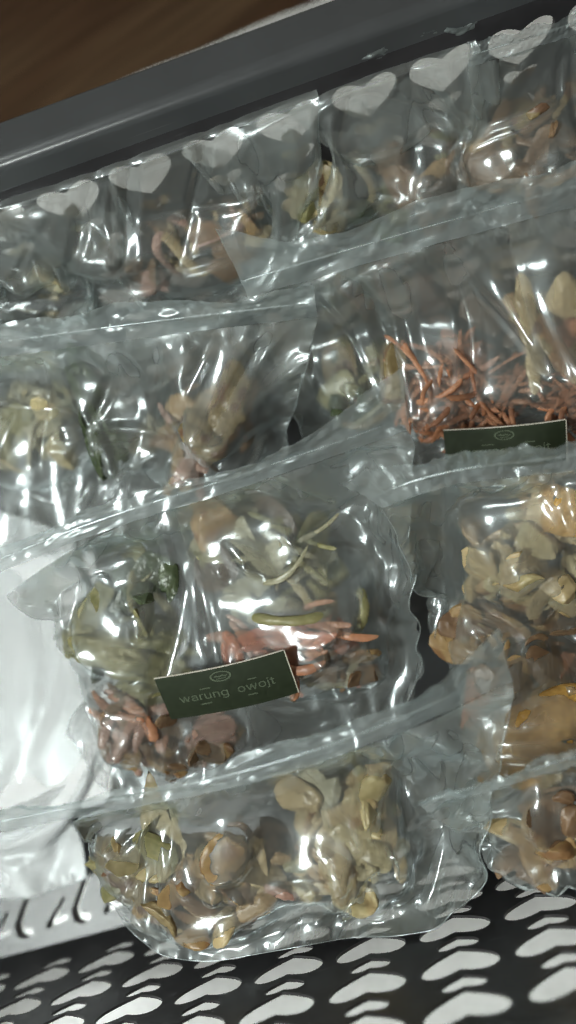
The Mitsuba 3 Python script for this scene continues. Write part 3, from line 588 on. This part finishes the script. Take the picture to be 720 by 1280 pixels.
# ---- front bag, left of the near wall
COL = []
G = 'mushroom slices in the front bag'
strip('cucumber_strip', [(-0.1556, 0.0471, 0.1250), (-0.1472, 0.0338, 0.1280), (-0.1386, 0.0183, 0.1240), (-0.1276, 0.0067, 0.1180)], .0075, 'olive', 'olive green strip along the left edge of the front bag', 'cucumber', flat=.7, taper=.2)
cluster(4, 'cabbage_piece', 'slice', (-0.1343, 0.0397, 0.1350), (.014, .010, .006), (.013, .010, .003), ['leaf', 'pale'], 'pale green piece at the upper left of the front bag', 'cabbage', 'pale green pieces in the front bag')
cluster(11, 'mushroom_slice', 'slice', (-0.1078, 0.0199, 0.1300), (.024, .012, .008), (.012, .009, .0042), ['tan', 'cream', 'tan', 'olive'], 'tan mushroom slice in the left half of the front bag', 'mushroom', G, tilt=.55)
piece('mushroom_slice', 'slice', (-0.0969, 0.0287, 0.1460), (.011, .008, .0022), 'tan', 'large round tan slice on top of the front bag slices', 'mushroom', None, z=(.1, -.2, 1))
strip('brown_strip', [(-0.1171, 0.0050, 0.1220), (-0.0986, 0.0055, 0.1280), (-0.0832, 0.0112, 0.1280)], .0045, 'tan', 'long brown strip along the bottom of the front bag', 'mushroom', flat=.6, taper=.2)
strip('brown_strip', [(-0.0883, 0.0133, 0.1340), (-0.0815, 0.0093, 0.1360), (-0.0760, 0.0061, 0.1340)], .0022, 'pink', 'thin pinkish strip between the two halves of the front bag', 'mushroom', flat=.6, taper=.2)
cluster(4, 'dark_slice', 'slice', (-0.0850, 0.0258, 0.1180), (.010, .014, .006), (.012, .010, .004), ['dark', 'brown'], 'dark purplish slice between the two halves of the front bag', 'vegetable', 'dark slices in the front bag')
strips(9, 'cabbage_stalk', (-0.0516, 0.0253, 0.1300), (.018, .018, .006), .040, .0060, ['pale', 'cream', 'pale'], 'pale yellow cabbage stalk in the right half of the front bag', 'cabbage', 'cabbage stalks in the front bag', ang=-1.25, curl=.2)
cluster(6, 'cabbage_piece', 'chunk', (-0.0461, 0.0404, 0.1400), (.022, .012, .007), (.012, .009, .006), ['cream', 'grey', 'pale'], 'whitish chunk above the cabbage stalks of the front bag', 'cabbage', 'whitish chunks in the front bag')
cluster(4, 'mushroom_slice', 'slice', (-0.0658, 0.0101, 0.1200), (.014, .008, .006), (.012, .009, .004), ['tan', 'olive'], 'tan slice at the foot of the cabbage stalks', 'mushroom', 'tan slices below the cabbage stalks')
portion((-0.1140, 0.0180, 0.1180), (.033,.020,.015), 44, ['tan','olive','brown','cream'], 'the left half of the front bag')
portion((-0.0520, 0.0226, 0.1180), (.027,.026,.016), 44, ['pale','cream','tan','leaf'], 'the right half of the front bag')
portion((-0.1487, 0.0363, 0.1180), (.012,.014,.012), 10, ['leaf','olive'], 'the left corner of the front bag')
KH = bag('produce_bag', 'clear zip bag in front with mushroom slices and pale cabbage stalks', 'plastic bag', [(-0.1494, 0.0569, 0.1650), (-0.1007, 0.0555, 0.1740), (-0.0466, 0.0535, 0.1800), (0.0280, 0.0630, 0.1800)], [(-0.1678, 0.0249, 0.1120), (-0.1444, -0.0078, 0.1100), (-0.0807, -0.0231, 0.1160), (-0.0269, -0.0253, 0.1280), (-0.0035, -0.0042, 0.1350)], 9, 'clear zip bags in the crate', peak=(0, .9), rim=[(-0.2039, 0.0625, 0.1600), (-0.1280, 0.0562, 0.1700), (-0.0559, 0.0530, 0.1800), (0.0280, 0.0630, 0.1800)], band=.017, thick=.022, slack=1.08)

# ---- front bag, right
COL = []
cluster(9, 'mushroom_slice', 'slice', (0.0306, 0.0057, 0.1380), (.020, .014, .008), (.014, .011, .005), ['tan', 'cream', 'brown'], 'brownish slice in the lower right bag', 'mushroom', 'brownish slices in the lower right bag')
portion((0.0325, 0.0026, 0.1260), (.026,.018,.015), 28, ['tan','brown','olive','cream'], 'the lower right bag')
bag('produce_bag', 'clear zip bag at the lower right corner with brownish slices', 'plastic bag', [(-0.0158, 0.0292, 0.1720), (0.0111, 0.0291, 0.1760), (0.0690, 0.0320, 0.1760)], [(-0.0004, -0.0018, 0.1250), (0.0076, -0.0193, 0.1220), (0.0285, -0.0306, 0.1270), (0.0603, -0.0345, 0.1300)], 10, 'clear zip bags in the crate', band=.012, thick=.020, slack=1.08)

# ---- printed cards slipped into two bags
def card(name, label, a, b, c, d, text, holder):
    """corners a b c d in order (upper left, upper right, lower right, lower left)"""
    a, b, c, d = (np.asarray(q, float) for q in (a, b, c, d))
    ex = unit((b + c) - (a + d)); ey0 = (a + b) - (c + d); ez = unit(np.cross(ex, ey0)); ey = np.cross(ez, ex)
    o = (a + b + c + d) / 4; w = np.linalg.norm((b + c - a - d) / 2); h = np.dot((a + b - c - d) / 2, ey)
    nx = 24; x = np.linspace(-w / 2, w / 2, nx)
    lift = lambda x: .0012 * np.sin(x / w * 3.0 + .4) - 6 * x * x * .35
    key = thing(name, label, 'card')
    def ribbon(x0, x1, y0, y1, z):
        xs = np.linspace(x0, x1, nx); R = np.stack([np.stack([xs, np.full(nx, y), lift(xs) + z], 1) for y in (y0, y1)])
        return R @ np.array([ex, ey, ez]) + o
    def sheet(x0, x1, y0, y1, z, t):
        A, B = ribbon(x0, x1, y0, y1, z), ribbon(x0, x1, y0, y1, z - t)
        F = np.vstack([sheet_faces(2, nx), sheet_faces(2, nx, 2 * nx, True)]); P = np.concatenate([A.reshape(-1, 3), B.reshape(-1, 3)])
        i = np.arange(nx - 1); e = [np.stack([i, i + 1, i + 1 + 2 * nx, i + 2 * nx], 1)[:, ::-1], np.stack([i, i + 1, i + 1 + 2 * nx, i + 2 * nx], 1) + nx]
        e.append(np.array([[0, 2 * nx, 3 * nx, nx], [nx - 1, 2 * nx - 1, 4 * nx - 1, 3 * nx - 1]]))
        return P, np.vstack([F, *e])
    add('paper', sheet(-w / 2, w / 2, -h / 2, h / 2, 0, .0004), MAT['card'], key, smooth=30)
    add('paper_edge', sheet(-w / 2, w / 2, h / 2 + .00005, h / 2 + .0005, .0003, .0006), 'card_edge', key, smooth=30)
    add('paper_edge', sheet(w / 2 + .00005, w / 2 + .0005, -h / 2, h / 2, .0003, .0006), 'card_edge', key, smooth=30)
    def ink(nm, m):
        v = m.vertices.copy(); v[:, 2] = v[:, 2] * .15 + lift(v[:, 0]) + .00012
        m = m.copy(); m.vertices = v @ np.array([ex, ey, ez]) + o; add(nm, m, 'card_ink', key, smooth=False)
    ring = Point(0, 0).buffer(1, 24).difference(Point(0, 0).buffer(.84, 24))
    wave = Polygon([(-.7, -.1), (-.4, .25), (-.1, .05), (.15, .3), (.45, .0), (.72, .1), (.45, -.2), (.15, .08), (-.1, -.2), (-.4, .0)])
    em = affinity.scale(union_all([ring, wave, affinity.translate(sbox(-.45, -.5, .45, -.38), 0, 0)]), h * .22, h * .115, origin=(0, 0))
    ink('emblem', extrude(affinity.translate(em, 0, h * .31), .001))
    ink('printed_line', extrude(sbox(-w * .19, h * .085, w * .25, h * .105), .001))
    if text:
        tm = meshkit.text_mesh(text, h * .17, .001); tm.apply_translation([-(tm.bounds[0, 0] + tm.bounds[1, 0]) / 2, -h * .14, 0]); k = w * .74 / (tm.bounds[1, 0] - tm.bounds[0, 0]); tm.apply_scale([k, 1, 1]); ink('lettering', tm)
    ink('printed_line', extrude(sbox(-w * .22, -h * .26, w * .22, -h * .235), .001))
    return key
card('printed_card', 'dark green card with pale lettering and an oval emblem, on the centre bag', (-0.1159, 0.1057, 0.1340), (-0.0561, 0.1019, 0.1360), (-0.0569, 0.0852, 0.1220), (-0.1171, 0.0873, 0.1200), 'warung  owojt', KF)
card('printed_card', 'dark green card half hidden at the right below the carrot shreds', (0.0383, 0.1790, 0.1280), (0.0891, 0.1663, 0.1300), (0.0892, 0.1523, 0.1160), (0.0361, 0.1636, 0.1140), 'warung  owojt', KE)
